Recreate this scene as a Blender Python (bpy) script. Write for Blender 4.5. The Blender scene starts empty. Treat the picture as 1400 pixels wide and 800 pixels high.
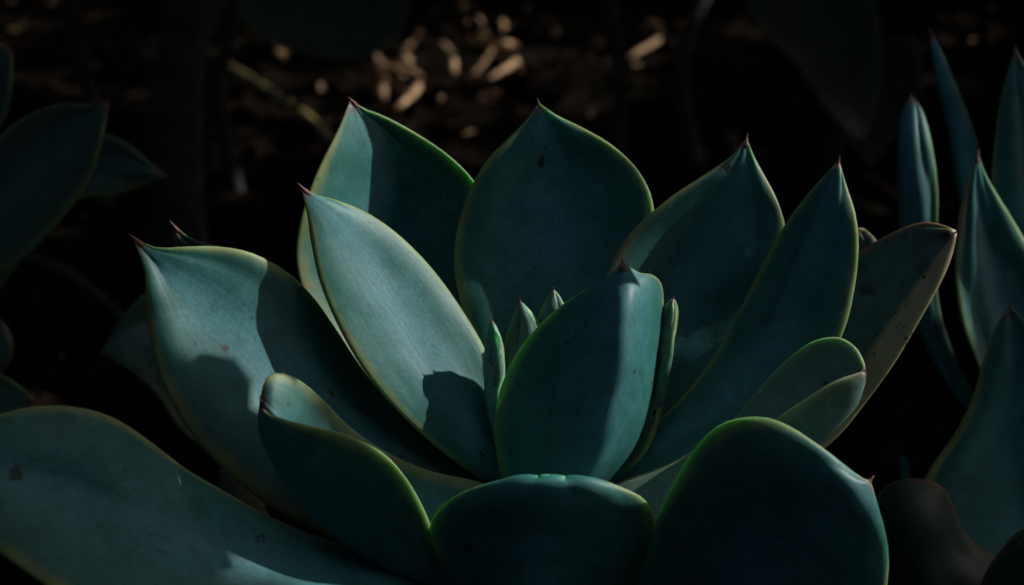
import bpy, bmesh, math, random
import numpy as np
from mathutils import Vector, Matrix, noise

# ------------------------------------------------------------------ camera, sky, sun, exposure
scn = bpy.context.scene
COL = scn.collection
R = math.radians
LENS = 63.0
FPX = LENS / 36.0 * 1400.0          # focal length in photo pixels (1400 x 800)
PITCH = 18.0                        # degrees below the horizon
CAM = Vector((0.0, 0.0, 0.30))
cd = bpy.data.cameras.new('camera'); cam = bpy.data.objects.new('camera', cd); COL.objects.link(cam)
cd.lens = LENS; cd.sensor_width = 36.0; cd.clip_start = 0.01; cd.clip_end = 400.0
cam.location = CAM; cam.rotation_euler = (R(90 - PITCH), 0, 0)
cd.dof.use_dof = True; cd.dof.focus_distance = 0.485; cd.dof.aperture_fstop = 13.0
scn.camera = cam

SUN = Vector((0.77, 0.31, 0.57)).normalized()        # towards the sun
SUN_EL = math.asin(SUN.z); SUN_AZ = math.atan2(SUN.x, SUN.y)
w = bpy.data.worlds.new('World'); scn.world = w; w.use_nodes = True
wn = w.node_tree.nodes; wl = w.node_tree.links
sky = wn.new('ShaderNodeTexSky'); sky.sky_type = 'NISHITA'; sky.sun_disc = False
sky.sun_elevation = SUN_EL; sky.sun_rotation = SUN_AZ
sky.dust_density = 5.0; sky.ozone_density = 0.2; sky.air_density = 0.55
bg = wn['Background']; bg.inputs[1].default_value = 0.14
wl.new(sky.outputs[0], bg.inputs[0])
sd = bpy.data.lights.new('sun', 'SUN'); so = bpy.data.objects.new('sun', sd); COL.objects.link(so)
sd.energy = 3.3; sd.angle = R(0.5); sd.color = (1.0, 0.97, 0.93)
so.rotation_euler = SUN.to_track_quat('Z', 'Y').to_euler(); so.location = SUN * 5
vs = scn.view_settings
vs.view_transform = 'Standard'; vs.look = 'None'; vs.gamma = 1.0; vs.exposure = 0.3; vs.use_curve_mapping = False
scn.render.engine = 'CYCLES'

# ------------------------------------------------------------------ helpers
rnd = random.Random(7)
FWD = Vector((0, math.cos(R(PITCH)), -math.sin(R(PITCH))))
UP = Vector((0, math.sin(R(PITCH)), math.cos(R(PITCH))))
RIGHT = Vector((1, 0, 0))
D0 = 0.50
def ray(px, py):
    return RIGHT * ((px - 700.0) / FPX) + UP * ((400.0 - py) / FPX) + FWD
def P(px, py, d=0.0, base=D0):            # a traced point at its own distance (d in centimetres)
    return CAM + ray(px, py) * (base + d * 0.01)
def on_ground(px, py, z=0.0):
    r = ray(px, py); k = (z - CAM.z) / r.z
    return CAM + r * k

def link(name, me, parent=None, mat=None):
    o = bpy.data.objects.new(name, me); COL.objects.link(o)
    if parent: o.parent = parent; o.matrix_parent_inverse = Matrix.Translation(-parent.location)
    if mat: me.materials.append(mat)
    return o
def tag(o, label=None, cat=None, group=None, kind=None):
    if label: o['label'] = label
    if cat: o['category'] = cat
    if group: o['group'] = group
    if kind: o['kind'] = kind
    return o
def empty(name, loc):
    o = bpy.data.objects.new(name, None); COL.objects.link(o); o.location = loc
    o.empty_display_size = 0.02
    return o

def spline(pts, n):
    """smooth curve through the points, n samples evenly spaced in length"""
    p = np.array([tuple(q) for q in pts], float)
    if len(p) == 2: p = np.vstack([p[0], (p[0] + p[1]) / 2, p[1]])
    d = np.sqrt(np.linalg.norm(np.diff(p, axis=0), axis=1)) + 1e-9
    k = np.concatenate([[0], np.cumsum(d)])
    m = np.zeros_like(p)
    for i in range(len(p)):
        if i == 0: m[i] = (p[1] - p[0]) / (k[1] - k[0])
        elif i == len(p) - 1: m[i] = (p[-1] - p[-2]) / (k[-1] - k[-2])
        else:
            a = (p[i] - p[i-1]) / (k[i] - k[i-1]); b = (p[i+1] - p[i]) / (k[i+1] - k[i])
            wa, wb = k[i+1] - k[i], k[i] - k[i-1]
            m[i] = (a * wa + b * wb) / (wa + wb)
    tt = np.linspace(0, k[-1], 400)
    j = np.clip(np.searchsorted(k, tt, side='right') - 1, 0, len(p) - 2)
    h = (k[j+1] - k[j])[:, None]; u = ((tt - k[j]) / (k[j+1] - k[j]))[:, None]
    c = ((2*u**3 - 3*u**2 + 1) * p[j] + (u**3 - 2*u**2 + u) * h * m[j] +
         (-2*u**3 + 3*u**2) * p[j+1] + (u**3 - u**2) * h * m[j+1])
    L = np.concatenate([[0], np.cumsum(np.linalg.norm(np.diff(c, axis=0), axis=1))])
    s = np.linspace(0, L[-1], n)
    return np.stack([np.interp(s, L, c[:, a]) for a in range(3)], 1)

# ------------------------------------------------------------------ materials
def nodes(name):
    m = bpy.data.materials.new(name); m.use_nodes = True
    return m, m.node_tree.nodes, m.node_tree.links, m.node_tree.nodes['Principled BSDF']
def ramp(N, a, b, ca=(0,0,0,1), cb=(1,1,1,1)):
    r = N.new('ShaderNodeValToRGB'); e = r.color_ramp.elements
    e[0].position = a; e[0].color = ca; e[1].position = b; e[1].color = cb
    return r
def mixc(N, Lk, fac, a, b):
    m = N.new('ShaderNodeMix'); m.data_type = 'RGBA'
    for sock, v in ((m.inputs[0], fac), (m.inputs[6], a), (m.inputs[7], b)):
        if hasattr(v, 'is_linked'): Lk.new(v, sock)
        else: sock.default_value = v
    return m.outputs[2]
def math_(N, Lk, op, a, b=0.0, clamp=False):
    m = N.new('ShaderNodeMath'); m.operation = op; m.use_clamp = clamp
    for sock, v in ((m.inputs[0], a), (m.inputs[1], b)):
        if hasattr(v, 'is_linked'): Lk.new(v, sock)
        else: sock.default_value = v
    return m.outputs[0]
def tex(N, Lk, co, scale, detail=3.0, rough=0.55):
    t = N.new('ShaderNodeTexNoise'); t.inputs['Scale'].default_value = scale
    t.inputs['Detail'].default_value = detail; t.inputs['Roughness'].default_value = rough
    Lk.new(co, t.inputs['Vector']); return t.outputs['Fac']

def leaf_material(name, body, body2, edge, tip, edge_from=0.87, wear=0.0, sss=0.5, rough=0.5):
    m, N, K, B = nodes(name)
    tc = N.new('ShaderNodeTexCoord'); co = tc.outputs['Object']
    a_s = N.new('ShaderNodeAttribute'); a_s.attribute_name = 'across'
    a_t = N.new('ShaderNodeAttribute'); a_t.attribute_name = 'along'
    oi = N.new('ShaderNodeObjectInfo')
    s = math_(N, K, 'ABSOLUTE', a_s.outputs['Fac']); t = a_t.outputs['Fac']
    # stretched coordinate along the leaf: faint lengthwise fibres
    cx = N.new('ShaderNodeCombineXYZ')
    K.new(math_(N, K, 'MULTIPLY', a_s.outputs['Fac'], 9.0), cx.inputs[0]); K.new(math_(N, K, 'MULTIPLY', t, 1.6), cx.inputs[1])
    K.new(math_(N, K, 'MULTIPLY', oi.outputs['Random'], 37.0), cx.inputs[2])
    fib = tex(N, K, cx.outputs[0], 1.6, 4.0)
    big = tex(N, K, co, 38.0, 3.0); mid = tex(N, K, co, 160.0, 4.0); fine = tex(N, K, co, 900.0, 3.0, 0.65)
    f = math_(N, K, 'ADD', math_(N, K, 'MULTIPLY', fib, 0.25), math_(N, K, 'MULTIPLY', big, 0.75))
    c = mixc(N, K, ramp_out(N, K, f, 0.36, 0.64), body2, body)
    # waxy bloom, patchy and rubbed
    bl = ramp_out(N, K, mid, 0.40, 0.72)
    c = mixc(N, K, math_(N, K, 'MULTIPLY', bl, 0.45), c, (min(1, body[0]*1.4+0.015), min(1, body[1]*1.3+0.03), min(1, body[2]*1.3+0.035), 1))
    fl = ramp_out(N, K, math_(N, K, 'ADD', s, math_(N, K, 'MULTIPLY', math_(N, K, 'SUBTRACT', big, 0.5), 0.5)), 0.35, 0.95)
    c = mixc(N, K, math_(N, K, 'MULTIPLY', fl, 0.6), c, (body2[0]*1.35, body2[1]*1.12, body2[2]*0.72, 1))
    ctr_ = math_(N, K, 'SUBTRACT', 1.0, ramp_out(N, K, math_(N, K, 'ADD', s, math_(N, K, 'MULTIPLY', math_(N, K, 'SUBTRACT', fib, 0.5), 0.35)), 0.0, 0.42))
    c = mixc(N, K, math_(N, K, 'MULTIPLY', ctr_, 0.42), c, (body[0]*1.6 + .015, body[1]*1.4, body[2]*1.55, 1))
    # fine stomata speckle
    sp = ramp_out(N, K, fine, 0.35, 0.60)
    c = mixc(N, K, math_(N, K, 'MULTIPLY', math_(N, K, 'SUBTRACT', 1.0, sp), 0.28), c, (body2[0]*.5, body2[1]*.5, body2[2]*.5, 1))
    v3 = N.new('ShaderNodeTexVoronoi'); v3.inputs['Scale'].default_value = 300.0; K.new(co, v3.inputs['Vector'])
    k3 = N.new('ShaderNodeSeparateColor'); K.new(v3.outputs['Color'], k3.inputs[0])
    dot = math_(N, K, 'MULTIPLY', math_(N, K, 'GREATER_THAN', k3.outputs[0], 0.86), math_(N, K, 'MULTIPLY', math_(N, K, 'SUBTRACT', math_(N, K, 'MULTIPLY', k3.outputs[1], 0.3), v3.outputs['Distance']), 10.0, True), True)
    c = mixc(N, K, math_(N, K, 'MULTIPLY', dot, 0.6), c, (body2[0]*.5, body2[1]*.45, body2[2]*.4, 1))
    rub = N.new('ShaderNodeTexNoise'); rub.inputs['Scale'].default_value = 55.0; rub.inputs['Detail'].default_value = 5.0; rub.inputs['Distortion'].default_value = 2.5; K.new(co, rub.inputs['Vector'])
    c = mixc(N, K, math_(N, K, 'MULTIPLY', ramp_out(N, K, rub.outputs['Fac'], 0.52, 0.62), 0.38), c, (body2[0]*1.1, body2[1]*.95, body2[2]*.9, 1))
    # margin
    jit = math_(N, K, 'ADD', s, math_(N, K, 'ADD', math_(N, K, 'MULTIPLY', math_(N, K, 'SUBTRACT', mid, 0.5), 0.08), math_(N, K, 'MULTIPLY', math_(N, K, 'SUBTRACT', big, 0.5), 0.16)))
    er = ramp_out(N, K, jit, edge_from, min(1.0, edge_from + 0.11))
    if wear > 0:
        right = ramp_out(N, K, a_s.outputs['Fac'], 0.0, 0.2)
        red = ramp_out(N, K, jit, 0.88, 0.98)
        c = mixc(N, K, math_(N, K, 'MULTIPLY', red, math_(N, K, 'SUBTRACT', 1.0, right)), c, (0.20, 0.085, 0.06, 1))
        er = math_(N, K, 'MULTIPLY', er, right)
    er = math_(N, K, 'MULTIPLY', er, math_(N, K, 'ADD', 0.55, math_(N, K, 'MULTIPLY', mid, 0.7)), True)
    blush = math_(N, K, 'MULTIPLY', ramp_out(N, K, tex(N, K, co, 52.0, 3.0), 0.52, 0.66), 0.6)
    c = mixc(N, K, er, c, mixc(N, K, blush, edge, (0.24, 0.13, 0.08, 1)))
    # reddish tip
    tj = math_(N, K, 'ADD', t, math_(N, K, 'MULTIPLY', math_(N, K, 'SUBTRACT', mid, 0.5), 0.03))
    c = mixc(N, K, ramp_out(N, K, tj, 0.955, 0.995), c, tip)
    # dark scars and freckles
    vo = N.new('ShaderNodeTexVoronoi'); vo.inputs['Scale'].default_value = 95.0; K.new(co, vo.inputs['Vector'])
    keep = N.new('ShaderNodeSeparateColor'); K.new(vo.outputs['Color'], keep.inputs[0])
    few = math_(N, K, 'GREATER_THAN', keep.outputs[0], 0.85 - 0.2 * wear)
    rad = math_(N, K, 'MULTIPLY', keep.outputs[1], 0.26)
    dist = math_(N, K, 'ADD', vo.outputs['Distance'], math_(N, K, 'MULTIPLY', math_(N, K, 'SUBTRACT', fine, 0.5), 0.35))
    spot = math_(N, K, 'MULTIPLY', few, math_(N, K, 'MULTIPLY', math_(N, K, 'SUBTRACT', rad, dist), 14.0, True), True)
    spot = math_(N, K, 'MULTIPLY', spot, 0.85)
    c = mixc(N, K, spot, c, (0.018, 0.022, 0.02, 1))
    # pale dust and water marks
    wm = N.new('ShaderNodeTexNoise'); wm.inputs['Scale'].default_value = 75.0; wm.inputs['Detail'].default_value = 6.0; wm.inputs['Roughness'].default_value = 0.7
    wm.inputs['Distortion'].default_value = 1.2; K.new(co, wm.inputs['Vector'])
    dust = math_(N, K, 'MULTIPLY', ramp_out(N, K, wm.outputs['Fac'], 0.54, 0.72), 0.30)
    c = mixc(N, K, dust, c, (body[0]*1.6 + .06, body[1]*1.35 + .03, body[2]*1.35 + .03, 1))
    for prop in ('stain_shade_a', 'stain_b', 'stain_c'):
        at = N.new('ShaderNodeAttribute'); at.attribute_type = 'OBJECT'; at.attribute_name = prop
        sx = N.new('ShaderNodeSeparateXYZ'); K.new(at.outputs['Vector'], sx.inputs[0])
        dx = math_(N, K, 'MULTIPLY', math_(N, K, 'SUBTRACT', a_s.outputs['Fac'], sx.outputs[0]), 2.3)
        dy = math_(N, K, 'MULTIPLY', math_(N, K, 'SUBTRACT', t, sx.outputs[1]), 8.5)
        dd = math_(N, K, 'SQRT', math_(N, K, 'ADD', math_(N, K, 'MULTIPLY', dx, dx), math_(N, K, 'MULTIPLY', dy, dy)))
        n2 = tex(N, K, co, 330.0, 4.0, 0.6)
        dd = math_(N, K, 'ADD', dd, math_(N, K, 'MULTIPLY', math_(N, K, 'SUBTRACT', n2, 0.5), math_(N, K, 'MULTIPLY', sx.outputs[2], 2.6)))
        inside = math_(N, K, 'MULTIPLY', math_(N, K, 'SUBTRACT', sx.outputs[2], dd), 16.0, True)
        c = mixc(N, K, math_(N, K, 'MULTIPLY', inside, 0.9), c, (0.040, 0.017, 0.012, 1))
    # short dark scratches
    sc = N.new('ShaderNodeTexNoise'); sc.inputs['Scale'].default_value = 1.0; sc.inputs['Detail'].default_value = 2.0
    cs = N.new('ShaderNodeCombineXYZ'); K.new(math_(N, K, 'MULTIPLY', a_s.outputs['Fac'], 26.0), cs.inputs[0]); K.new(math_(N, K, 'MULTIPLY', t, 14.0), cs.inputs[1]); K.new(math_(N, K, 'MULTIPLY', oi.outputs['Random'], 91.0), cs.inputs[2])
    K.new(cs.outputs[0], sc.inputs['Vector'])
    c = mixc(N, K, math_(N, K, 'MULTIPLY', ramp_out(N, K, sc.outputs['Fac'], 0.70, 0.76), 0.55), c, (body2[0]*.45, body2[1]*.45, body2[2]*.42, 1))
    if wear > 0:   # dry corky margin with brown freckles
        v2 = N.new('ShaderNodeTexVoronoi'); v2.inputs['Scale'].default_value = 420.0; K.new(co, v2.inputs['Vector'])
        d2 = ramp_out(N, K, v2.outputs['Distance'], 0.16, 0.34)
        zone = ramp_out(N, K, jit, edge_from - 0.2, edge_from)
        patch = ramp_out(N, K, tex(N, K, co, 260.0, 3.0), 0.50, 0.58)
        c = mixc(N, K, math_(N, K, 'MULTIPLY', math_(N, K, 'MULTIPLY', zone, patch), math_(N, K, 'SUBTRACT', 1.0, d2)), c, (0.03, 0.022, 0.015, 1))
    hv = N.new('ShaderNodeHueSaturation'); K.new(c, hv.inputs['Color'])
    K.new(math_(N, K, 'ADD', 0.88, math_(N, K, 'MULTIPLY', oi.outputs['Random'], 0.24)), hv.inputs['Value'])
    K.new(hv.outputs[0], B.inputs['Base Color'])
    K.new(math_(N, K, 'ADD', rough - 0.08, math_(N, K, 'MULTIPLY', mid, 0.2)), B.inputs['Roughness'])
    B.inputs['Specular IOR Level'].default_value = 0.35
    B.inputs['Subsurface Weight'].default_value = sss
    B.inputs['Subsurface Radius'].default_value = (0.30, 1.0, 0.30)
    B.inputs['Subsurface Scale'].default_value = 0.0048
    bp = N.new('ShaderNodeBump'); bp.inputs['Strength'].default_value = 0.25; bp.inputs['Distance'].default_value = 0.0006
    h = math_(N, K, 'ADD', math_(N, K, 'MULTIPLY', fine, 0.35), math_(N, K, 'ADD', math_(N, K, 'MULTIPLY', fib, 0.35), math_(N, K, 'MULTIPLY', spot, -0.8)))
    K.new(h, bp.inputs['Height']); K.new(bp.outputs[0], B.inputs['Normal'])
    return m
def ramp_out(N, K, v, a, b):
    r = ramp(N, max(0.0, a), min(1.0, b)); K.new(v, r.inputs[0]); return r.outputs[0]

M_LEAF = leaf_material('glaucous_leaf', (0.046, 0.212, 0.226, 1), (0.016, 0.128, 0.114, 1), (0.23, 0.28, 0.10, 1), (0.21, 0.095, 0.08, 1))
M_YOUNG = leaf_material('young_leaf', (0.15, 0.30, 0.25, 1), (0.09, 0.21, 0.17, 1), (0.30, 0.40, 0.14, 1), (0.21, 0.095, 0.08, 1))
M_SKYLIT = leaf_material('skylit_freckled_leaf', (0.15, 0.27, 0.245, 1), (0.085, 0.18, 0.15, 1), (0.30, 0.33, 0.20, 1), (0.17, 0.09, 0.08, 1))  # paler copy: sky light on the folded leaf is put into its colour
M_DIM = leaf_material('shade_green_leaf', (0.035, 0.100, 0.078, 1), (0.018, 0.062, 0.046, 1), (0.09, 0.15, 0.05, 1), (0.15, 0.07, 0.06, 1))  # shade over the left plants is mixed into this darker green
M_OLD = leaf_material('weathered_leaf', (0.060, 0.115, 0.105, 1), (0.032, 0.070, 0.062, 1), (0.36, 0.27, 0.17, 1), (0.26, 0.08, 0.06, 1), edge_from=0.62, wear=1.0)
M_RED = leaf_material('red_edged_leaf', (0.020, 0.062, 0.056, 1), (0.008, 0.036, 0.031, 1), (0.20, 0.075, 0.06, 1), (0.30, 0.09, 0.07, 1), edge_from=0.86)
M_SHADE = leaf_material('dark_shrub_leaf', (0.035, 0.070, 0.045, 1), (0.022, 0.048, 0.032, 1), (0.06, 0.11, 0.04, 1), (0.05, 0.05, 0.03, 1), sss=0.15)

def simple(name, c1, c2, scale, rough=0.85, bump=0.4, dist=0.002, spec=0.2):
    m, N, K, B = nodes(name)
    tc = N.new('ShaderNodeTexCoord'); co = tc.outputs['Object']
    a = tex(N, K, co, scale, 5.0, 0.65)
    oi = N.new('ShaderNodeObjectInfo')
    c = mixc(N, K, ramp_out(N, K, a, 0.35, 0.65), c1, c2)
    hv = N.new('ShaderNodeHueSaturation'); K.new(c, hv.inputs['Color'])
    K.new(math_(N, K, 'ADD', 0.7, math_(N, K, 'MULTIPLY', oi.outputs['Random'], 0.6)), hv.inputs['Value'])
    K.new(hv.outputs[0], B.inputs['Base Color']); B.inputs['Roughness'].default_value = rough
    B.inputs['Specular IOR Level'].default_value = spec
    bp = N.new('ShaderNodeBump'); bp.inputs['Strength'].default_value = bump; bp.inputs['Distance'].default_value = dist
    K.new(a, bp.inputs['Height']); K.new(bp.outputs[0], B.inputs['Normal'])
    return m
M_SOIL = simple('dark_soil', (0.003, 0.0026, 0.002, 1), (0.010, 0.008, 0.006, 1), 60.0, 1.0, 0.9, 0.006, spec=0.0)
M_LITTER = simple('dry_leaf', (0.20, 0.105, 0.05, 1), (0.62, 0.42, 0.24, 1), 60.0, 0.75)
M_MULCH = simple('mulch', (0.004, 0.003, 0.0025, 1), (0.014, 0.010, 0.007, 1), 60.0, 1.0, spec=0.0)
M_BARK = simple('grey_bark', (0.018, 0.017, 0.016, 1), (0.055, 0.050, 0.046, 1), 70.0, 0.9, 0.8, 0.003)
M_TWIG = simple('yellow_twig', (0.16, 0.12, 0.04, 1), (0.30, 0.24, 0.08, 1), 90.0, 0.7)
M_STEM = simple('succulent_stem', (0.10, 0.10, 0.07, 1), (0.20, 0.17, 0.12, 1), 80.0, 0.9, 0.6)
M_SCAR = simple('brown_scar', (0.035, 0.014, 0.010, 1), (0.11, 0.045, 0.03, 1), 300.0, 0.7)
M_SPINE = simple('red_spine', (0.12, 0.055, 0.045, 1), (0.27, 0.13, 0.105, 1), 300.0, 0.5)

# ------------------------------------------------------------------ ground
GZ = 0.0
def build_ground():
    xs = sorted(set([round(-2.4 + 0.06 * i, 4) for i in range(81)] + [-60, -25, -10, -5, 5, 10, 25, 60]))
    ys = sorted(set([round(-0.6 + 0.06 * i, 4) for i in range(91)] + [-60, -25, -10, -4, 8, 14, 30, 70]))
    V = []; F = []
    for y in ys:
        for x in xs:
            z = GZ
            if abs(x) < 4 and -2 < y < 7:
                z += 0.022 * (noise.noise(Vector((x * 3.1, y * 3.1, 0))) + 0.5 * noise.noise(Vector((x * 9, y * 9, 4)))) - 0.012
            V.append((x, y, z))
    nx = len(xs)
    for j in range(len(ys) - 1):
        for i in range(nx - 1):
            F.append((j * nx + i, j * nx + i + 1, (j + 1) * nx + i + 1, (j + 1) * nx + i))
    me = bpy.data.meshes.new('ground'); me.from_pydata(V, [], F); me.update()
    for p in me.polygons: p.use_smooth = True
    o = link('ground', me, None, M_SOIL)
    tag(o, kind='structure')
build_ground()

# ------------------------------------------------------------------ leaf builder
NR, NC = 44, 22
def leaf_mesh(L, Rr, bulge=0.12, shift=0.0, keel=2.0, th=0.0055, M=None, wav=0.0006, seed=0, rows=NR, cols=NC, undul=0.0):
    """lofted fleshy leaf: two margins, a midrib, a lens-shaped cross-section with real thickness"""
    Lc = spline(L, rows); Rc = spline(Rr, rows)
    if M is not None: Mc = spline(M, rows)
    else:
        wd = np.linalg.norm(Rc - Lc, axis=1)[:, None]
        Mc = (Lc + Rc) / 2 + (Rc - Lc) * 0.5 * shift + np.array(tuple(FWD))[None, :] * wd * bulge
        Mc = Mc + np.array(tuple(UP))[None, :] * wd * 0.0
    t = np.linspace(0, 1, rows)
    # s samples crowd at the margin so that the rim is round
    ang = np.linspace(-math.pi / 2, math.pi / 2, cols + 1)
    s = np.sign(np.sin(ang)) * np.abs(np.sin(ang)) ** 0.85
    S = np.zeros((rows, cols + 1, 3))
    for j, sv in enumerate(s):
        S[:, j] = Mc + (Rc - Lc) / 2 * sv + ((Lc + Rc) / 2 - Mc) * abs(sv) ** keel
    if wav or undul:
        for i in range(rows):
            for j in range(cols + 1):
                q = Vector((s[j] * 1.7 + seed * 3.3, t[i] * 3.2, seed * 1.7))
                q2 = Vector((s[j] * 3.4 + seed, t[i] * 7.0, seed * 2.1))
                a = wav * 2.6 * noise.noise(q) + wav * 0.9 * noise.noise(q2)
                fade = math.sin(math.pi * min(1, max(0, t[i]))) ** 0.5
                S[i, j] += np.array(tuple(FWD)) * a * fade * 1.5
    dt = np.gradient(S, axis=0); ds = np.gradient(S, axis=1)
    nrm = np.cross(ds, dt); nl = np.linalg.norm(nrm, axis=2, keepdims=True)
    nrm = nrm / np.maximum(nl, 1e-12)
    nrm[-1] = nrm[-2]; nrm[0] = nrm[1]
    wd = np.linalg.norm(Rc - Lc, axis=1)
    prof_t = np.minimum(1.0, wd / max(wd.max() * 0.45, 1e-6)) ** 0.8
    V = []; A = []; T = []
    for side in (1, -1):
        for i in range(rows):
            for j in range(cols + 1):
                k = (1 - abs(s[j]) ** 4.5) ** 0.5 * (0.62 + 0.38 * (1 - s[j] ** 2))
                V.append(S[i, j] + nrm[i, j] * side * th * 0.5 * k * prof_t[i]); A.append(s[j]); T.append(t[i])
    n = cols + 1; off = rows * n; F = []
    for i in range(rows - 1):
        for j in range(cols):
            a, b, c, d = i * n + j, i * n + j + 1, (i + 1) * n + j + 1, (i + 1) * n + j
            F.append((a, b, c, d)); F.append((off + d, off + c, off + b, off + a))
    for j in range(cols):
        F.append((j + 1, j, off + j, off + j + 1))
    me = bpy.data.meshes.new('leaf'); me.from_pydata([tuple(v) for v in V], [], F)
    for nm, data in (('across', A), ('along', T)):
        at = me.attributes.new(nm, 'FLOAT', 'POINT'); at.data.foreach_set('value', data)
    bm = bmesh.new(); bm.from_mesh(me)
    bmesh.ops.remove_doubles(bm, verts=bm.verts, dist=0.00002)
    bmesh.ops.recalc_face_normals(bm, faces=bm.faces)
    bm.to_mesh(me); bm.free()
    for p in me.polygons: p.use_smooth = True
    return me, Mc

def spine_mesh(base, tip, r):
    ax = (tip - base); ln = ax.length; ax.normalize()
    q = ax.to_track_quat('Z', 'Y').to_matrix()
    V = []; F = []; n = 8; prof = [(0, 1.0), (.25, .82), (.55, .5), (.8, .24), (1.0, .05)]
    for h, k in prof:
        for a in range(n):
            an = a * 2 * math.pi / n
            V.append(base + q @ Vector((math.cos(an) * r * k, math.sin(an) * r * k, h * ln)))
    for i in range(len(prof) - 1):
        for a in range(n):
            F.append((i*n+a, i*n+(a+1) % n, (i+1)*n+(a+1) % n, (i+1)*n+a))
    F.append(tuple(range(n))[::-1]); F.append(tuple((len(prof)-1)*n + a for a in range(n)))
    me = bpy.data.meshes.new('spine'); me.from_pydata([tuple(v) for v in V], [], F)
    for p in me.polygons: p.use_smooth = True
    return me

SEED = [0]
def leaf(parent, L, Rr, tip, base=D0, mat=M_LEAF, M=None, label=None, spine=0.005, name='leaf', stain_shade_marks=(), **kw):
    """margins given from base to tip as (px, py, depth offset in cm)"""
    SEED[0] += 1
    Lp = [P(*p, base=base) for p in L] + [P(*tip, base=base)]
    Rp = [P(*p, base=base) for p in Rr] + [P(*tip, base=base)]
    Mp = ([P(*p, base=base) for p in M] + [P(*tip, base=base)]) if M else None
    me, Mc = leaf_mesh(Lp, Rp, M=Mp, seed=SEED[0], **kw)
    o = link(name, me, parent, mat)
    if label: o['label'] = label
    for nm, st in zip(('stain_shade_a', 'stain_b', 'stain_c'), stain_shade_marks): o[nm] = [float(q) for q in st]
    if spine:
        tp = Vector(Mc[-1]); back = (Vector(Mc[-1]) - Vector(Mc[-4]));  back.normalize()
        sp = link('spine_tip', spine_mesh(tp - back * spine * 0.6, tp + back * spine * 0.25, spine * 0.19), None, M_SPINE)
        sp.parent = o
    return o

def stem(parent, top, r0, r1, foot=None, mat=M_STEM):
    foot = foot or Vector((top.x, top.y, GZ - 0.03))
    V = []; F = []; n = 18; rows = 16
    for i in range(rows):
        t = i / (rows - 1); c = foot.lerp(top, t); r = r0 + (r1 - r0) * t
        for a in range(n):
            an = a * 2 * math.pi / n
            rr = r * (1 + 0.10 * math.sin(i * 2.1) + 0.08 * noise.noise(Vector((math.cos(an) * 2, math.sin(an) * 2, i * .7))))
            V.append((c.x + rr * math.cos(an), c.y + rr * math.sin(an), c.z))
    for i in range(rows - 1):
        for a in range(n):
            F.append((i*n+a, i*n+(a+1) % n, (i+1)*n+(a+1) % n, (i+1)*n+a))
    F.append(tuple((rows-1)*n + a for a in range(n)))
    me = bpy.data.meshes.new('stem'); me.from_pydata(V, [], F)
    for p in me.polygons: p.use_smooth = True
    return link('stem', me, parent, mat)

# ------------------------------------------------------------------ the main rosette
ctr = P(755, 700, 0.3)
ros = empty('succulent_rosette', (ctr.x, ctr.y, GZ))
tag(ros, 'large blue green succulent rosette with red tipped fleshy leaves, sun striking its left leaves', 'succulent', 'succulent rosettes')
stem(ros, ctr + Vector((0, 0, -0.004)), 0.016, 0.013)
B = (755, 690)

# back leaf, upright, seen from its inner face
leaf(ros, [(735, 660, .6), (690, 590, .8), (650, 500, 1.2), (632, 425, 1.5), (622, 375, 1.8), (622, 335, 2.0), (630, 293, 2.2), (646, 252, 2.4), (668, 217, 2.5), (698, 187, 2.6), (722, 162, 2.7)],
     [(775, 660, .6), (815, 590, .8), (855, 500, 1.2), (880, 420, 1.5), (893, 350, 1.8), (895, 300, 2.0), (888, 262, 2.2), (868, 228, 2.4), (836, 199, 2.5), (796, 175, 2.6), (758, 156, 2.7)],
     (736, 140, 2.8), stain_shade_marks=((-.16, .80, .22), (-.05, .84, .10)), bulge=.14, keel=1.7, th=.006)
# back left leaf
leaf(ros, [(690, 670, .8), (600, 600, 1.0), (500, 520, 1.0), (440, 450, .9), (412, 390, .8), (405, 345, .8), (413, 295, .8), (428, 250, 1.0), (445, 212, 1.3), (463, 176, 1.7)],
     [(740, 655, .9), (700, 560, 1.8), (680, 470, 2.5), (675, 390, 2.8), (672, 320, 3.0), (662, 274, 3.1), (645, 244, 3.1), (612, 212, 3.0), (568, 183, 2.8), (522, 159, 2.5), (495, 149, 2.3)],
     (479, 136, 2.1), M=[(715, 665, 1.3), (640, 560, 2.6), (592, 460, 3.4), (562, 380, 3.8), (547, 310, 3.9), (536, 240, 3.6), (512, 180, 2.8)],
     stain_shade_marks=((-.25, .95, .07), (-.3, .90, .10), (-.15, .80, .07)), keel=1.3, th=.006, cols=32)
# back right leaf
leaf(ros, [(775, 665, .4), (805, 590, .5), (815, 520, .8), (818, 450, 1.0), (824, 395, 1.2), (842, 348, 1.4), (872, 308, 1.6), (915, 271, 1.8), (960, 241, 2.0), (1000, 213, 2.1)],
     [(800, 672, .4), (870, 620, .5), (950, 545, .8), (1010, 475, 1.1), (1050, 410, 1.4), (1072, 355, 1.6), (1074, 312, 1.8), (1062, 272, 1.9), (1044, 238, 2.0), (1030, 212, 2.1)],
     (1021, 188, 2.2), bulge=.13, keel=1.9, th=.006)
# tall right leaf
leaf(ros, [(790, 672, -.2), (845, 622, 0), (885, 588, .2), (925, 551, .4), (965, 502, .7), (1000, 446, .9), (1030, 386, 1.1), (1062, 325, 1.1), (1093, 279, 1.0), (1123, 244, .9)],
     [(800, 690, -.6), (870, 662, -.8), (960, 630, -1.0), (1050, 580, -1.0), (1115, 515, -.8), (1150, 460, -.5), (1166, 405, -.2), (1173, 345, .1), (1170, 298, .4), (1158, 255, .7)],
     (1147, 219, .9), bulge=.16, keel=1.6, th=.006)
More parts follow.
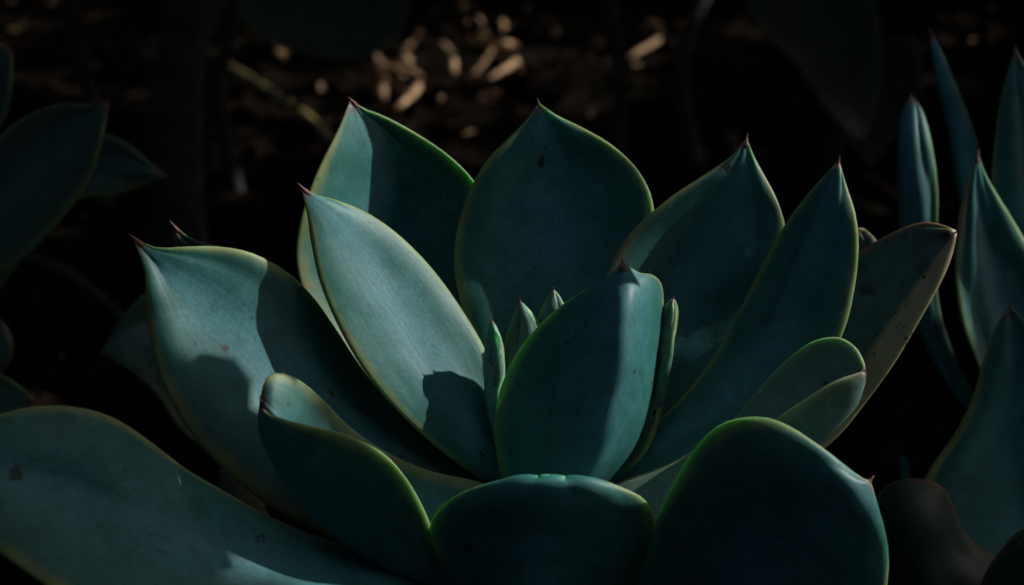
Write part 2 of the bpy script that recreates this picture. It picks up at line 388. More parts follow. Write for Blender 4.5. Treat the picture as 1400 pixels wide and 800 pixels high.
# lit left leaf
leaf(ros, [(690, 676, -.1), (655, 655, -.3), (604, 617, -.6), (553, 571, -.9), (511, 524, -1.1), (478, 474, -1.2), (453, 424, -1.2), (436, 378, -1.2), (427, 332, -1.1), (421, 292, -1.0)],
     [(745, 690, -.2), (716, 664, 0), (693, 610, .3), (681, 560, .6), (672, 513, .9), (664, 480, 1.1), (644, 443, 1.2), (612, 395, 1.2), (577, 352, 1.0), (540, 317, .7), (500, 290, .3), (458, 273, -.3), (432, 266, -.6)],
     (411, 255, -.8), stain_shade_marks=((-.1, .16, .14), (.15, .93, .06), (-.2, .55, .05)), bulge=.08, shift=-.05, wav=.0003, keel=1.8, th=.006, spine=.006)
# large outer left leaf
leaf(ros, [(690, 705, -1.0), (620, 775, -2.0), (560, 764, -2.6), (500, 748, -3.1), (440, 728, -3.3), (375, 696, -3.4), (318, 653, -3.5), (270, 604, -3.5), (234, 548, -3.4), (212, 488, -3.2), (201, 425, -3.0), (198, 370, -2.8)],
     [(735, 680, 0), (640, 650, .1), (592, 612, .2), (540, 560, .3), (494, 502, .2), (460, 450, .0), (430, 408, -.4), (402, 380, -.8), (370, 358, -1.2), (335, 343, -1.6), (296, 337, -1.9), (250, 338, -2.3), (212, 338, -2.5)],
     (181, 324, -2.7), stain_shade_marks=((-.25, .70, .12), (.35, .48, .10), (-.4, .6, .06)), bulge=.13, keel=1.7, th=.0065, spine=.006)  # first mark paints a cast shadow's notch into the colour; the rest are stains
# leaf behind it, only its reddish margin shows
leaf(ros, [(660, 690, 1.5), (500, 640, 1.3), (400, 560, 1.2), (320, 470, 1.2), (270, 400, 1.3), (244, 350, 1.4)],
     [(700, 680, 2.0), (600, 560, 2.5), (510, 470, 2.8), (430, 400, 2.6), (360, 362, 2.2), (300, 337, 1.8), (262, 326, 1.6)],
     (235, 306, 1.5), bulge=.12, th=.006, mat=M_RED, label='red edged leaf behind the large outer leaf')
# folded front left leaf
leaf(ros, [(735, 690, -.8), (660, 660, -1.0), (590, 644, -1.6), (532, 620, -2.2), (478, 584, -2.9), (440, 546, -3.5), (410, 521, -4.0), (384, 510, -4.4), (366, 515, -4.7)],
     [(730, 720, -1.2), (640, 780, -3.6), (600, 745, -4.3), (582, 702, -4.7), (556, 655, -5.0), (522, 619, -5.2), (472, 594, -5.3), (425, 582, -5.3), (384, 571, -5.2), (362, 562, -5.1)],
     (356, 545, -5.0), M=[(730, 735, -1.2), (650, 790, -2.6), (575, 775, -3.3), (510, 752, -3.8), (455, 712, -4.2), (415, 668, -4.5), (388, 628, -4.8), (369, 590, -5.0)],
     keel=1.7, th=.006, spine=.004)
# folded right leaf, blunt tip
leaf(ros, [(790, 690, -1.0), (850, 658, -1.0), (900, 640, -1.0), (945, 618, -1.0), (1000, 577, -1.0), (1042, 528, -1.0), (1078, 491, -1.1), (1112, 467, -1.4), (1143, 461, -1.9), (1168, 473, -2.8), (1179, 492, -3.4)],
     [(790, 720, -1.6), (850, 720, -2.6), (900, 703, -3.2), (960, 660, -3.6), (1020, 606, -3.9), (1062, 572, -4.1), (1104, 545, -4.2), (1140, 523, -4.2), (1166, 513, -4.1)],
     (1182, 507, -3.9), M=[(790, 730, -1.5), (870, 722, -2.3), (950, 690, -2.8), (1030, 650, -3.2), (1088, 612, -3.3), (1130, 578, -3.4), (1157, 548, -3.5), (1173, 525, -3.7)],
     stain_shade_marks=((-.5, .80, .10), (-.6, .9, .06), (-.4, .7, .08)), keel=1.5, th=.006, mat=M_SKYLIT, spine=.003)
# weathered far right leaf
leaf(ros, [(800, 672, .8), (900, 610, 1.2), (1000, 530, 1.7), (1080, 440, 2.2), (1140, 372, 2.4), (1195, 332, 2.2), (1230, 314, 1.9), (1262, 304, 1.6), (1288, 308, 1.3)],
     [(810, 700, 0), (930, 690, -.2), (1060, 655, -.2), (1140, 602, -.1), (1190, 542, .1), (1228, 487, .3), (1258, 435, .5), (1283, 390, .7), (1300, 350, .9)],
     (1309, 316, 1.1), bulge=.22, keel=1.6, th=.0065, mat=M_OLD, label='weathered leaf with dry freckled tan edge', spine=.004)
# a lower back leaf peeping out behind
leaf(ros, [(790, 660, 2.2), (900, 560, 3.0), (1000, 450, 3.6), (1080, 370, 3.9), (1140, 322, 4.0)],
     [(800, 670, 1.8), (950, 600, 2.4), (1080, 510, 3.0), (1160, 430, 3.5), (1200, 370, 3.8), (1204, 338, 4.0), (1192, 320, 4.0)],
     (1172, 312, 4.0), bulge=.1, th=.006, mat=M_OLD, spine=0)
# front leaf in shade, seen from its outer face
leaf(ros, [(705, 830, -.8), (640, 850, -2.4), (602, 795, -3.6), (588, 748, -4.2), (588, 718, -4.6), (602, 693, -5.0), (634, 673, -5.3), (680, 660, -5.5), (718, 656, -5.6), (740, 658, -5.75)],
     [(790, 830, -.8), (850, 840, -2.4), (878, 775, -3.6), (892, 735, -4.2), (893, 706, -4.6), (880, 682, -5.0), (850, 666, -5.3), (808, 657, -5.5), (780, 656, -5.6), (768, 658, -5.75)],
     (753, 664, -5.95), stain_shade_marks=((.0, .985, .30), (.08, .93, .20), (-.5, .7, .08)), bulge=-.14, keel=2.0, th=.006, spine=0)
# bottom right leaf, outer face to the viewer
leaf(ros, [(800, 740, -1.2), (858, 775, -2.4), (885, 735, -3.4), (905, 692, -4.3), (932, 640, -5.0), (958, 602, -5.4), (985, 580, -5.6), (1015, 571, -5.8), (1048, 571, -5.9), (1080, 583, -6.0), (1115, 607, -6.1), (1152, 636, -6.1), (1178, 654, -6.1)],
     [(800, 790, -1.2), (880, 880, -1.6), (980, 930, -2.2), (1090, 930, -3.0), (1170, 885, -3.8), (1205, 830, -4.5), (1213, 780, -5.0), (1208, 730, -5.5), (1198, 690, -5.8)],
     (1190, 657, -6.0), bulge=-.10, keel=2.0, th=.0065, spine=.006)
# bottom left leaf running out of the picture
leaf(ros, [(690, 790, -1.5), (600, 800, -3.4), (500, 840, -5.4), (380, 880, -7.0), (240, 880, -8.2), (120, 835, -8.8), (40, 785, -9.0), (-20, 740, -9.0), (-70, 690, -8.8)],
     [(700, 770, -1.2), (600, 785, -2.2), (540, 770, -2.6), (490, 754, -3.0), (430, 735, -3.5), (360, 704, -4.1), (300, 669, -4.6), (250, 638, -5.1), (202, 601, -5.6), (152, 570, -6.1), (100, 556, -6.5), (48, 556, -6.9), (0, 566, -7.3), (-60, 600, -7.8)],
     (-110, 650, -8.4), bulge=.13, keel=1.5, th=.007)
# the young leaf in front of the bud, its back to the viewer, keeled
leaf(ros, [(725, 690, -1.2), (690, 660, -1.1), (679, 622, -1.0), (676, 580, -.9), (682, 540, -.9), (698, 498, -.8), (725, 458, -.8), (762, 422, -.9), (802, 395, -1.0), (832, 379, -1.1)],
     [(800, 690, -1.0), (840, 650, -.7), (868, 617, -.4), (887, 575, -.1), (898, 525, .1), (904, 465, .2), (907, 415, .2), (904, 388, 0), (892, 376, -.4), (872, 372, -.9)],
     (851, 357, -1.3), stain_shade_marks=((.25, .55, .10), (.75, .48, .09), (-.55, .62, .08)), M=[(765, 700, -2.1), (790, 660, -2.3), (812, 620, -2.4), (832, 560, -2.5), (843, 500, -2.5), (848, 450, -2.35), (851, 415, -2.1), (852, 385, -1.7)], keel=1.12, th=.004, cols=44, spine=.006)
# the bud: small erect leaves
leaf(ros, [(700, 660, -.2), (676, 600, -.1), (666, 545, 0), (664, 505, 0), (667, 468, .1)], [(720, 660, -.4), (695, 600, -.5), (688, 545, -.5), (688, 500, -.4), (684, 466, -.1)], (672, 437, 0), bulge=.1, th=.004, mat=M_YOUNG, spine=.003)
leaf(ros, [(720, 660, .2), (692, 560, .3), (687, 510, .3), (690, 470, .3), (699, 438, .3)], [(760, 660, .1), (755, 560, 0), (750, 500, 0), (744, 460, .1), (732, 436, .2)], (711, 411, .3), bulge=.08, th=.004, mat=M_YOUNG, spine=.003)
leaf(ros, [(740, 660, .5), (728, 540, .5), (727, 480, .5), (733, 440, .5), (743, 418, .5)], [(790, 660, .4), (800, 540, .3), (796, 480, .3), (784, 440, .4), (770, 413, .5)], (757, 395, .5), bulge=.08, th=.004, mat=M_YOUNG, spine=.003)
leaf(ros, [(820, 670, -.2), (880, 590, 0), (893, 530, .1), (897, 480, .1), (903, 438, .1)], [(830, 680, -.5), (885, 610, -.4), (906, 540, -.3), (919, 475, -.2), (925, 432, 0)], (921, 407, 0), bulge=.1, th=.004, mat=M_YOUNG, spine=.003)

# ------------------------------------------------------------------ neighbouring rosette on the right
BR = 0.585
c2 = P(1480, 690, 0, BR)
r2 = empty('succulent_rosette', (c2.x, c2.y, GZ))
tag(r2, 'blue green succulent rosette with narrow erect leaves beside the weathered leaf', 'succulent', 'succulent rosettes')
stem(r2, c2, 0.017, 0.014)
leaf(r2, [(1440, 670, 1.5), (1370, 600, 2.2), (1290, 500, 2.6), (1245, 400, 2.8), (1232, 300, 2.9), (1230, 210, 3), (1234, 160, 3)],
     [(1460, 660, .5), (1400, 610, 1.0), (1335, 545, 1.4), (1313, 505, 1.6), (1295, 460, 1.7), (1283, 410, 1.8), (1281, 340, 1.8), (1282, 260, 1.9), (1274, 195, 2.1), (1262, 152, 2.6)], (1246, 130, 3.0), base=BR,
     M=[(1450, 680, .6), (1380, 610, 1.2), (1300, 520, 1.6), (1260, 430, 1.8), (1246, 330, 1.9), (1244, 260, 1.9), (1242, 205, 2.1), (1243, 165, 2.5)], keel=1.15, cols=32, th=.004)
leaf(r2, [(1450, 660, 3), (1400, 520, 4), (1350, 400, 4.6), (1315, 280, 4.8), (1300, 190, 5), (1283, 110, 5)], [(1480, 650, 2), (1430, 520, 2.6), (1385, 400, 3), (1350, 260, 3.4), (1332, 185, 4), (1308, 120, 4.5), (1286, 66, 4.8)], (1271, 40, 5), base=BR,
     M=[(1460, 660, 1.7), (1405, 520, 2.4), (1360, 400, 2.8), (1328, 270, 3.2), (1314, 190, 3.8), (1293, 115, 4.3)], th=.004, keel=1.5)
leaf(r2, [(1465, 660, 2), (1400, 500, 2.5), (1365, 380, 2.8), (1356, 280, 3), (1360, 200, 3.1), (1370, 130, 3.2)], [(1500, 660, 2), (1490, 500, 2.5), (1480, 380, 2.8), (1465, 280, 3), (1440, 180, 3.1), (1412, 110, 3.2)], (1388, 66, 3.3), base=BR, bulge=.14, keel=1.5, th=.005)
leaf(r2, [(1460, 680, .3), (1380, 590, .4), (1338, 500, .4), (1316, 440, .3), (1308, 375, .2), (1311, 315, .2), (1323, 255, .3)], [(1490, 670, .8), (1480, 560, 1.2), (1460, 460, 1.2), (1430, 380, 1.0), (1392, 312, .8), (1364, 268, .6), (1346, 235, .5)], (1337, 210, .5), base=BR, bulge=.16, shift=-.25, keel=1.4, th=.005)
leaf(r2, [(1450, 760, -.5), (1330, 830, -2), (1270, 790, -2.6), (1250, 720, -2.8), (1266, 655, -2.8), (1302, 605, -2.8), (1330, 552, -2.8), (1346, 492, -2.8), (1362, 446, -2.8)], [(1500, 740, -.5), (1500, 660, -1.6), (1480, 580, -2.2), (1450, 510, -2.6), (1412, 450, -2.8)], (1381, 418, -2.8), base=BR,
     M=[(1470, 760, -.2), (1400, 720, -1.2), (1370, 660, -1.6), (1372, 580, -1.9), (1380, 510, -2.2), (1382, 456, -2.6)], keel=1.4, th=.006)
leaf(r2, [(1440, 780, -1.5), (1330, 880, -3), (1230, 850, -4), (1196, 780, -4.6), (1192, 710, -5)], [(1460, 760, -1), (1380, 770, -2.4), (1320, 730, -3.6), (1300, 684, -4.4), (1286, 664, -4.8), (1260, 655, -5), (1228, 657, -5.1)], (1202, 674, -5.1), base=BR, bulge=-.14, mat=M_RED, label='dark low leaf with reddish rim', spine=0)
leaf(r2, [(1460, 800, -2), (1400, 880, -4), (1350, 860, -5.5), (1338, 805, -6.4), (1366, 754, -7)], [(1490, 790, -2), (1500, 800, -4), (1480, 760, -5.8), (1450, 722, -7)], (1412, 716, -7.6), base=BR, bulge=-.12, mat=M_OLD, label='brown edged leaf low at the front', spine=0)

# ------------------------------------------------------------------ dim rosette on the left
BL = 0.66
c3 = P(-190, 560, 0, BL)
r3 = empty('succulent_rosette', (c3.x, c3.y, GZ))
tag(r3, 'dim shaded succulent rosette with broad dark leaves near the grey trunk', 'succulent', 'succulent rosettes')
stem(r3, c3, 0.017, 0.014)
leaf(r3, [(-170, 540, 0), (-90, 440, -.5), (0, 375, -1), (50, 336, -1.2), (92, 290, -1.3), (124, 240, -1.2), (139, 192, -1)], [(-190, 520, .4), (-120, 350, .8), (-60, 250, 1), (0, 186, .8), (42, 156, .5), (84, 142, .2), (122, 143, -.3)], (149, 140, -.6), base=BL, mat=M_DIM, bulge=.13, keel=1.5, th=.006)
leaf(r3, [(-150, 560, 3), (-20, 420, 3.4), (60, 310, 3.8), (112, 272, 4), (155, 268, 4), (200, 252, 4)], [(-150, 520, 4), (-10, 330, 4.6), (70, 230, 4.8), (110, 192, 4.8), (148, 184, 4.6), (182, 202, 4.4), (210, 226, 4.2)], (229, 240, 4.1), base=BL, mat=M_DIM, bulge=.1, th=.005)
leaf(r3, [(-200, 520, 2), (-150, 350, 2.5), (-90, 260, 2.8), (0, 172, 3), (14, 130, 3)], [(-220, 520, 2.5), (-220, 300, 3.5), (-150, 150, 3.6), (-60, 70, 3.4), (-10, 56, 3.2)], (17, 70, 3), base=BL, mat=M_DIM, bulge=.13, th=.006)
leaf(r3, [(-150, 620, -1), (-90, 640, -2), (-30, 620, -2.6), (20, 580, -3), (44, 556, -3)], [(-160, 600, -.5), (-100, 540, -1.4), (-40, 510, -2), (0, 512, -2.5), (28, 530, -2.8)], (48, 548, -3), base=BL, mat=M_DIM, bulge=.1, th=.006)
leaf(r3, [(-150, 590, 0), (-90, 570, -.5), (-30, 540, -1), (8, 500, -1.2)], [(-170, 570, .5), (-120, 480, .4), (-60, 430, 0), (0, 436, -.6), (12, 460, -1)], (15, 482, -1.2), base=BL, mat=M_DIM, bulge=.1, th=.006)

# a shaded leaf low between the two
c5 = P(330, 640, 0, BL)
r5 = empty('young_succulent', (c5.x, c5.y, GZ))
tag(r5, 'small dark succulent with pointed leaf half hidden behind the large outer leaf', 'succulent')
stem(r5, c5, 0.010, 0.008)
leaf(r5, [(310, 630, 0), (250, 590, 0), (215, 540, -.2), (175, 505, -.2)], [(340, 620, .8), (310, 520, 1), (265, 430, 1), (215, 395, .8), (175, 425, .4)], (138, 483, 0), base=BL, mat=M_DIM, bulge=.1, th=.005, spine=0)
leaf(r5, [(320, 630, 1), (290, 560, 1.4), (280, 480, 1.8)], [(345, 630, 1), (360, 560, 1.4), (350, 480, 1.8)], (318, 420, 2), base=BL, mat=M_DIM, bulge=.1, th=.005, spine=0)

# tiny green sprout by the low leaf
sp0 = on_ground(1240, 690)
spr = empty('seedling', (P(1238, 660, 3, BR).x, P(1238, 660, 3, BR).y, GZ))
tag(spr, 'tiny green seedling below the weathered leaf', 'seedling')
leaf(spr, [(1238, 700, 3), (1233, 660, 3), (1232, 640, 3)], [(1243, 700, 3), (1245, 660, 3), (1243, 645, 3)], (1235, 622, 3), base=BR, bulge=.1, th=.002, spine=0)
stem(spr, P(1240, 696, 3, BR), 0.0015, 0.0012)

# ------------------------------------------------------------------ shrub behind: trunk, limbs, crown, and unseen foliage added to block light
def tube(pts, radii, name, parent, mat, n=12, rows=40):
    c = spline(pts, rows); r = np.interp(np.linspace(0, 1, rows), np.linspace(0, 1, len(radii)), radii)
    V = []; F = []
    for i in range(rows):
        d = Vector(c[min(i + 1, rows - 1)] - c[max(i - 1, 0)]).normalized(); q = d.to_track_quat('Z', 'Y').to_matrix()
        for a in range(n):
            an = 2 * math.pi * a / n
            rr = r[i] * (1 + 0.14 * noise.noise(Vector((math.cos(an) * 1.5, math.sin(an) * 1.5, i * .35))))
            V.append(tuple(Vector(c[i]) + q @ Vector((math.cos(an) * rr, math.sin(an) * rr, 0))))
    for i in range(rows - 1):
        for a in range(n): F.append((i*n+a, i*n+(a+1) % n, (i+1)*n+(a+1) % n, (i+1)*n+a))
    F.append(tuple(range(n))[::-1]); F.append(tuple((rows-1)*n + a for a in range(n)))
    me = bpy.data.meshes.new(name); me.from_pydata(V, [], F)
    for p in me.polygons: p.use_smooth = True
    return link(name, me, parent, mat)

GAPS = []     # sunlit flecks: (point, radius)
FLECKS = [(640, 36, 40), (690, 46, 26), (760, 50, 34), (893, 62, 34), (664, 150, 38), (684, 88, 44), (517, 108, 44), (560, 72, 34), (548, 138, 34),
          (540, 102, 36), (808, 166, 26), (388, 90, 30), (1098, 14, 30), (1330, 62, 20), (1356, 20, 20), (1354, 62, 18), (448, 128, 24), (28, 8, 30), (20, 48, 24),
          (68, 12, 24), (38, 70, 22), (612, 95, 26), (445, 178, 20), (640, 190, 16), (88, 503, 8), (720, 22, 22), (592, 28, 24), (832, 92, 16), (872, 96, 20), (772, 96, 16), (604, 142, 18), (706, 104, 22), (1290, 34, 16), (930, 40, 14), (352, 28, 16), (422, 62, 16), (655, 66, 30), (500, 60, 18)]
for px, py, sz in FLECKS:
    g = on_ground(px, py, GZ + 0.012); dd = (g - CAM).length
    GAPS.append((g, max(0.010, sz * dd / FPX * 0.6)))

def leaf_card(n=5):
    """small curved ovate leaf, two-sided thickness given by a slim lens"""
    V = []; F = []
    prof = [(0, .04), (.2, .36), (.45, .5), (.7, .38), (.9, .14), (1, .01)]
    for t, wd in prof:
        for s in (-1, 0, 1): V.append((wd * s * .9, t, .10 * math.sin(t * 3.0) + .10 * abs(s) * wd))
    m = len(prof)
    for i in range(m - 1):
        for j in range(2): F.append((i*3+j, i*3+j+1, (i+1)*3+j+1, (i+1)*3+j))
    return V, F
LV, LF = leaf_card()
def scatter_leaves(name, spots, mat, parent):
    V = []; F = []
    for p, size, q in spots:
        o = len(V)
        for v in LV: V.append(tuple(p + q @ (Vector(v) * size)))
        for f in LF: F.append(tuple(o + k for k in f))
    me = bpy.data.meshes.new(name); me.from_pydata(V, [], F)
    for p in me.polygons: p.use_smooth = True
    o = link(name, me, parent, mat)
    return o
def rq(r, flat=1.0):
    e = Matrix.Rotation(r.uniform(0, 6.28), 3, 'Z') @ Matrix.Rotation(r.uniform(-.9, .9) * flat, 3, 'X') @ Matrix.Rotation(r.uniform(-.9, .9) * flat, 3, 'Y')
    return e
def blocks(p, size):
    for g, r in GAPS:
        v = p - g; k = v.dot(SUN)
        if k > 0 and (v - SUN * k).length < r + size * 0.36: return True
    return False
OPEN = [(P(x, y, d, D0), r) for x, y, d, r in ((425, 280, -.9, .008), (445, 315, -.7, .012), (480, 350, -.5, .013), (510, 400, -.4, .014), (550, 450, -.3, .014), (595, 505, -.2, .012), (640, 480, .4, .010),
        (235, 370, -2.8, .003), (300, 385, -2.2, .005), (350, 430, -1.6, .005), (375, 480, -1.6, .003), (495, 210, 2, .020), (470, 270, 1.5, .016), (885, 405, -.6, .018), (865, 405, -1.9, .016), (872, 440, -1.6, .012),
        (400, 530, -4.5, .006), (1160, 320, 0, .016), (1240, 470, .3, .012), (1290, 370, .9, .012), (1140, 475, -2.2, .012), (1000, 576, -5.8, .012), (1120, 612, -6.1, .012), (1205, 720, -5.6, .010))]
OPEN += [(P(x, y, 0, BR), r) for x, y, r in ((1265, 220, .022), (1395, 200, .02), (1345, 300, .018), (1320, 130, .012))]
def clear_of_plants(p, size):
    """gaps in the crown through which the sun reaches the rosettes"""
    for g, r in OPEN:
        v = p - g; k = v.dot(SUN)
        if k > 0 and (v - SUN * k).length < r + size * 0.42: return True
    return False

tf = on_ground(236, 330)
shrub = empty('shrub', (tf.x, tf.y, GZ))
tag(shrub, 'grey stemmed broad leaved shrub behind the rosettes, with added unseen foliage that blocks light', 'shrub')
dT = (tf - CAM).dot(FWD)
T0 = tf + Vector((0, 0, -.04)); 
def Pd(px, py, d): return CAM + ray(px, py) * d
tr = tube([T0, Pd(243, 240, dT * 1.0), Pd(240, 150, dT * 1.01), Pd(250, 60, dT * 1.02), Pd(258, -40, dT * 1.04), Pd(300, -330, dT * 1.15), Pd(420, -700, dT * 1.3)], [.017, .0155, .015, .0145, .014, .012, .009], 'trunk', shrub, M_BARK)
for pts in ([Pd(248, 90, dT * 1.02), Pd(330, -60, dT * 1.1), Pd(560, -260, dT * 1.3), Pd(900, -420, dT * 1.6)],
            [Pd(258, -40, dT * 1.04), Pd(160, -240, dT * 1.0), Pd(20, -520, dT * 1.0)],
            [Pd(300, -330, dT * 1.15), Vector((-.3, .55, .95)), Vector((-.1, 0, 1.1)), Vector((0, -.6, .95)), Vector((.1, -.85, .4))],  # unseen limb added to carry the curtain behind the camera
            [Pd(300, -330, dT * 1.15), Pd(520, -480, dT * 1.3), Pd(900, -700, dT * 1.5), Pd(1500, -760, dT * 1.7)]):
    lb = tube(pts, [.009, .006, .003], 'limb', tr, M_BARK, n=9, rows=24)
spots = []
rc = random.Random(21)
def crown_and_blockers(n, xr, yr, zr, smin, smax, thin=-0.22):
    k = 0; tries = 0
    while k < n and tries < n * 12:
        tries += 1
        p = Vector((rc.uniform(*xr), rc.uniform(*yr), rc.uniform(*zr)))
        size = rc.uniform(smin, smax); q = rq(rc); mid = p + q @ Vector((0, size * .5, 0))
        v = mid - CAM; f = v.dot(FWD)
        if v.length < 0.20: continue
        if f > -size:
            f = max(f, .03); py = 400 - v.dot(UP) / f * FPX; px = 700 + v.x / f * FPX; m = .62 * size / f * FPX + 50
            if py > -m and py < 800 + m and px > -m and px < 1400 + m: continue           # crown stays out of the frame
        if noise.noise(p * 3.0) < thin: continue
        if blocks(mid, size) or clear_of_plants(mid, size): continue
        spots.append((p, size, q)); k += 1
crown_and_blockers(11500, (-1.8, 2.8), (0.85, 3.8), (0.33, 1.25), .06, .11)          # over the bed behind
crown_and_blockers(80, (-1.5, 0.4), (-0.7, 0.85), (0.75, 1.25), .06, .11, -0.1)  # from here down: unseen foliage added to hold back sky and sun
crown_and_blockers(15000, (0.4, 1.7), (0.25, 1.25), (0.45, 1.1), .022, .045, -0.5)
crown_and_blockers(450, (-0.9, -0.22), (0.5, 1.0), (0.40, 0.62), .05, .09, -0.5)
crown_and_blockers(2400, (-0.35, 1.3), (-0.9, 0.05), (0.65, 1.05), .06, .11, -0.4)
crown_and_blockers(330, (-0.50, -0.04), (0.10, 0.42), (0.29, 0.40), .04, .07, -0.9)  # low unseen roof of leaves, added to darken the bottom left leaf
crown_and_blockers(260, (-0.55, -0.2), (0.1, 0.5), (0.30, 0.5), .05, .09, -0.5)
crown_and_blockers(900, (0.55, 1.8), (0.6, 2.4), (0.08, 0.6), .06, .11, -0.3)   # added unseen right of frame to keep sun off the hanging leaf
crown_and_blockers(4200, (-0.65, 1.8), (-1.1, -0.45), (0.02, 1.0), .06, .11)         # unseen curtain added behind the camera to block the sky
crown_and_blockers(900, (-1.6, -0.7), (-0.5, 1.4), (0.05, 0.6), .06, .11)  # unseen left curtain, added against the low sky
# unseen sprig added above the frame to shade the outer and bottom left leaves
added_sprig_tip = None
for x, y, d, ln, yaw in ((282, 575, -3.1, .032, .2), (312, 618, -3.1, .030, -.15), (345, 660, -3.0, .032, .25), (385, 695, -3.0, .032, -.1), (245, 530, -3.7, .020, .4), (222, 560, -4.3, .034, .1), (238, 640, -6.5, .044, .3), (262, 690, -6.4, .04, -.2)):
    c = P(x, y, d) + SUN * 0.27
    ax = (RIGHT * .65 - UP * .76); ax = (ax - SUN * ax.dot(SUN)).normalized(); sd_ = SUN.cross(ax).normalized()
    q = Matrix((sd_, ax, SUN)).transposed() @ Matrix.Rotation(yaw, 3, 'Z') @ Matrix.Rotation(yaw * 1.5, 3, 'X') @ Matrix.Diagonal((.62, 1, 1))
    spots.append((c - q @ Vector((0, ln * .5, 0)), ln, q)); added_sprig_tip = added_sprig_tip or c
tube([Pd(900, -420, dT * 1.6), Vector((.35, .95, .75)), Vector((.16, .62, .50)), added_sprig_tip + SUN * .012, added_sprig_tip - UP * .02 + RIGHT * .015], [.003, .002, .0012, .0008, .0006], 'limb', tr, M_BARK, n=7, rows=30)  # unseen limb added to hold that sprig
# thin basal shoots behind
for x0, y0, x1, y1, x2 in ((150, 330, 120, 120, 90), (330, 300, 300, 120, 340), (960, 260, 930, 90, 980), (1120, 300, 1150, 130, 1100), (830, 300, 850, 120, 820)):
    g0 = on_ground(x0, y0, -.02); dg = (g0 - CAM).dot(FWD)
    tube([g0, Pd(x1, y1, dg * 1.02), Pd(x2, -60, dg * 1.05), Pd((x2 + x1) / 2, -330, dg * 1.1)], [.006, .005, .0045, .004], 'shoot', shrub, M_BARK, n=7, rows=20)
cr = scatter_leaves('crown_and_blockers', spots, M_SHADE, shrub); cr['kind'] = 'stuff'

# big dim shrub leaves that hang into the picture
def hanging(L, Rr, tip, base, mat=M_SHADE):
    o = leaf(tr, L, Rr, tip, base=base, mat=mat, bulge=.08, th=.003, spine=0, rows=24, cols=12)
    return o
hanging([(430, -60, 0), (340, -40, 0), (322, 0, 0), (345, 40, 0), (400, 68, 0)], [(470, -60, 2), (560, -30, 2), (556, 20, 2), (540, 55, 2), (500, 76, 1)], (452, 82, 0), 1.05)
hanging([(1080, -60, 0), (1020, -20, 0), (1040, 40, 0), (1090, 90, 0), (1130, 150, 0)], [(1130, -70, 3), (1190, -20, 3), (1205, 50, 3), (1200, 120, 3), (1190, 165, 2)], (1176, 196, 0), 1.1)
hanging([(1140, 60, 6), (1120, 110, 6), (1135, 160, 6)], [(1250, 50, 7), (1262, 110, 7), (1240, 160, 7)], (1190, 230, 6), 1.15)

# ------------------------------------------------------------------ twigs and litter
def lone_twig(pts, radii, label, mat=M_TWIG):
    o = tube(pts, radii, 'twig', None, mat, n=8, rows=20); tag(o, label, 'twig'); return o
g1 = on_ground(306, 88); g2 = on_ground(455, 190)
lone_twig([Pd(296, 80, (g2 - CAM).dot(FWD) * 1.25), Pd(360, 118, (g2 - CAM).dot(FWD) * 1.16), Pd(420, 160, (g2 - CAM).dot(FWD) * 1.07), g2 + Vector((0, 0, -.004))], [.0025, .0035, .004, .004], 'yellowish fallen twig slanting toward the back left leaf')
k1 = on_ground(20, 348, .01); k2 = on_ground(175, 440, .006)
lone_twig([k1, k1.lerp(k2, .5) + Vector((0, 0, .008)), k2], [.0025, .003, .002], 'thin dark twig lying on the soil by the dim left rosette', M_BARK)

rl = random.Random(5)
def dry_leaf_mesh(r):
    V = []; F = []; n = 7
    curl = r.uniform(-.5, .6); wd0 = r.uniform(.28, .55)
    for i in range(n):
        t = i / (n - 1); wd = wd0 * math.sin(math.pi * (0.06 + .9 * t)) ** .8
        for s in (-1, -.5, 0, .5, 1):
            V.append((wd * s * .8, t - .5, curl * (t - .5) ** 2 + .28 * abs(s) ** 1.5 * wd + .05 * noise.noise(Vector((s * 2, t * 4, curl * 9)))))
    m = len(V)
    for v in list(V): V.append((v[0], v[1], v[2] - .02))
    for i in range(n - 1):
        for j in range(4):
            a = (i*5+j, i*5+j+1, (i+1)*5+j+1, (i+1)*5+j); F.append(a); F.append(tuple(m + k for k in a[::-1]))
        F.append((i*5, (i+1)*5, m+(i+1)*5, m+i*5)); F.append((i*5+4, m+i*5+4, m+(i+1)*5+4, (i+1)*5+4))
    me = bpy.data.meshes.new('dry_leaf'); me.from_pydata(V, [], F); me.materials.append(M_LITTER)
    for p in me.polygons: p.use_smooth = True
    return me
DRY = [dry_leaf_mesh(rl) for _ in range(6)]
for i, (px, py, sz) in enumerate(FLECKS):
    g = on_ground(px, py, GZ + 0.006); dd = (g - CAM).length
    for k in range(5 if sz > 26 else 2):
        o = link('dry_leaf', DRY[rl.randrange(6)])
        o.location = g + Vector((rl.uniform(-.45, .45) * sz * dd / FPX * min(k, 1), rl.uniform(-.4, .4) * min(k, 1) * sz * dd / FPX * 3, 0.004 + .003 * k))
        s = sz * dd / FPX * rl.uniform(.18, .85); o.scale = (s * rl.uniform(.35, 1.1), s, s * rl.uniform(.8, 1.6))
        o.rotation_euler = (rl.uniform(-.3, 1.0), rl.uniform(-.7, .7), rl.uniform(0, 6.28))
        tag(o, 'pale tan dry leaf fallen on the dark soil behind the rosettes', 'dry leaf', 'dry leaves littering the bed')
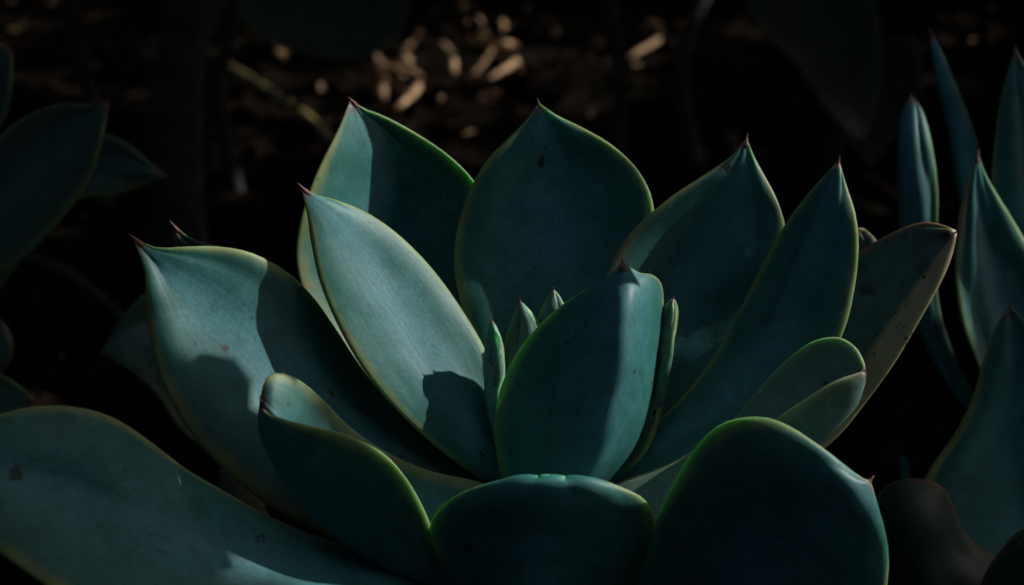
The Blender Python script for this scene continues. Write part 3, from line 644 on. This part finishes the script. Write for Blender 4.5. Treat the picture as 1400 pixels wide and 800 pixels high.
for px0, py0, px1, py1, r in ((515, 78, 520, 136, .0075), (528, 92, 574, 106, .005), (540, 150, 572, 118, .005), (668, 108, 706, 84, .005), (606, 60, 620, 100, .005), (860, 78, 905, 52, .005), (676, 60, 640, 112, .004)):
    a = on_ground(px0, py0, .012); b = on_ground(px1, py1, .012)
    if (b - a).length > .16:      # propped on the litter instead of lying in depth
        b = CAM + ray(px1, py1) * ((a - CAM).dot(FWD) * (1.03 if py1 < py0 else .97))
    lo, hi = (a, b) if a.z < b.z else (b, a)
    o = tube([lo, lo.lerp(hi, .5) + Vector((.004, 0, .002)), hi], [r * .6, r * .55, r * .35], 'dry_stick', None, M_LITTER, n=8, rows=10)
    tag(o, 'pale broken stick among the dry leaves on the dark soil', 'stick', 'broken sticks in the litter')
# dark mulch everywhere: nobody could count it
V = []; F = []
for i in range(5200):
    x = rl.uniform(-1.6, 1.6); y = rl.uniform(.35, 3.2)
    a = rl.uniform(0, 6.28); ln = rl.uniform(.008, .04); wd = rl.uniform(.004, .012); h = rl.uniform(.002, .007)
    z = GZ + 0.022 * (noise.noise(Vector((x * 3.1, y * 3.1, 0))) + 0.5 * noise.noise(Vector((x * 9, y * 9, 4)))) - 0.010
    q = Matrix.Rotation(a, 3, 'Z') @ Matrix.Rotation(rl.uniform(-.4, .4), 3, 'X') @ Matrix.Rotation(rl.uniform(-.4, .4), 3, 'Y')
    o = len(V)
    for sx, sy, sz in ((-1,-1,-1),(1,-1,-1),(.7,1,-1),(-.8,1,-1),(-.8,-1,1),(.9,-.9,1),(.6,.8,1),(-.7,.9,1)):
        V.append(tuple(Vector((x, y, z)) + q @ Vector((sx * wd, sy * ln, sz * h))))
    for f in ((0,3,2,1),(4,5,6,7),(0,1,5,4),(1,2,6,5),(2,3,7,6),(3,0,4,7)): F.append(tuple(o + k for k in f))
me = bpy.data.meshes.new('mulch'); me.from_pydata(V, [], F)
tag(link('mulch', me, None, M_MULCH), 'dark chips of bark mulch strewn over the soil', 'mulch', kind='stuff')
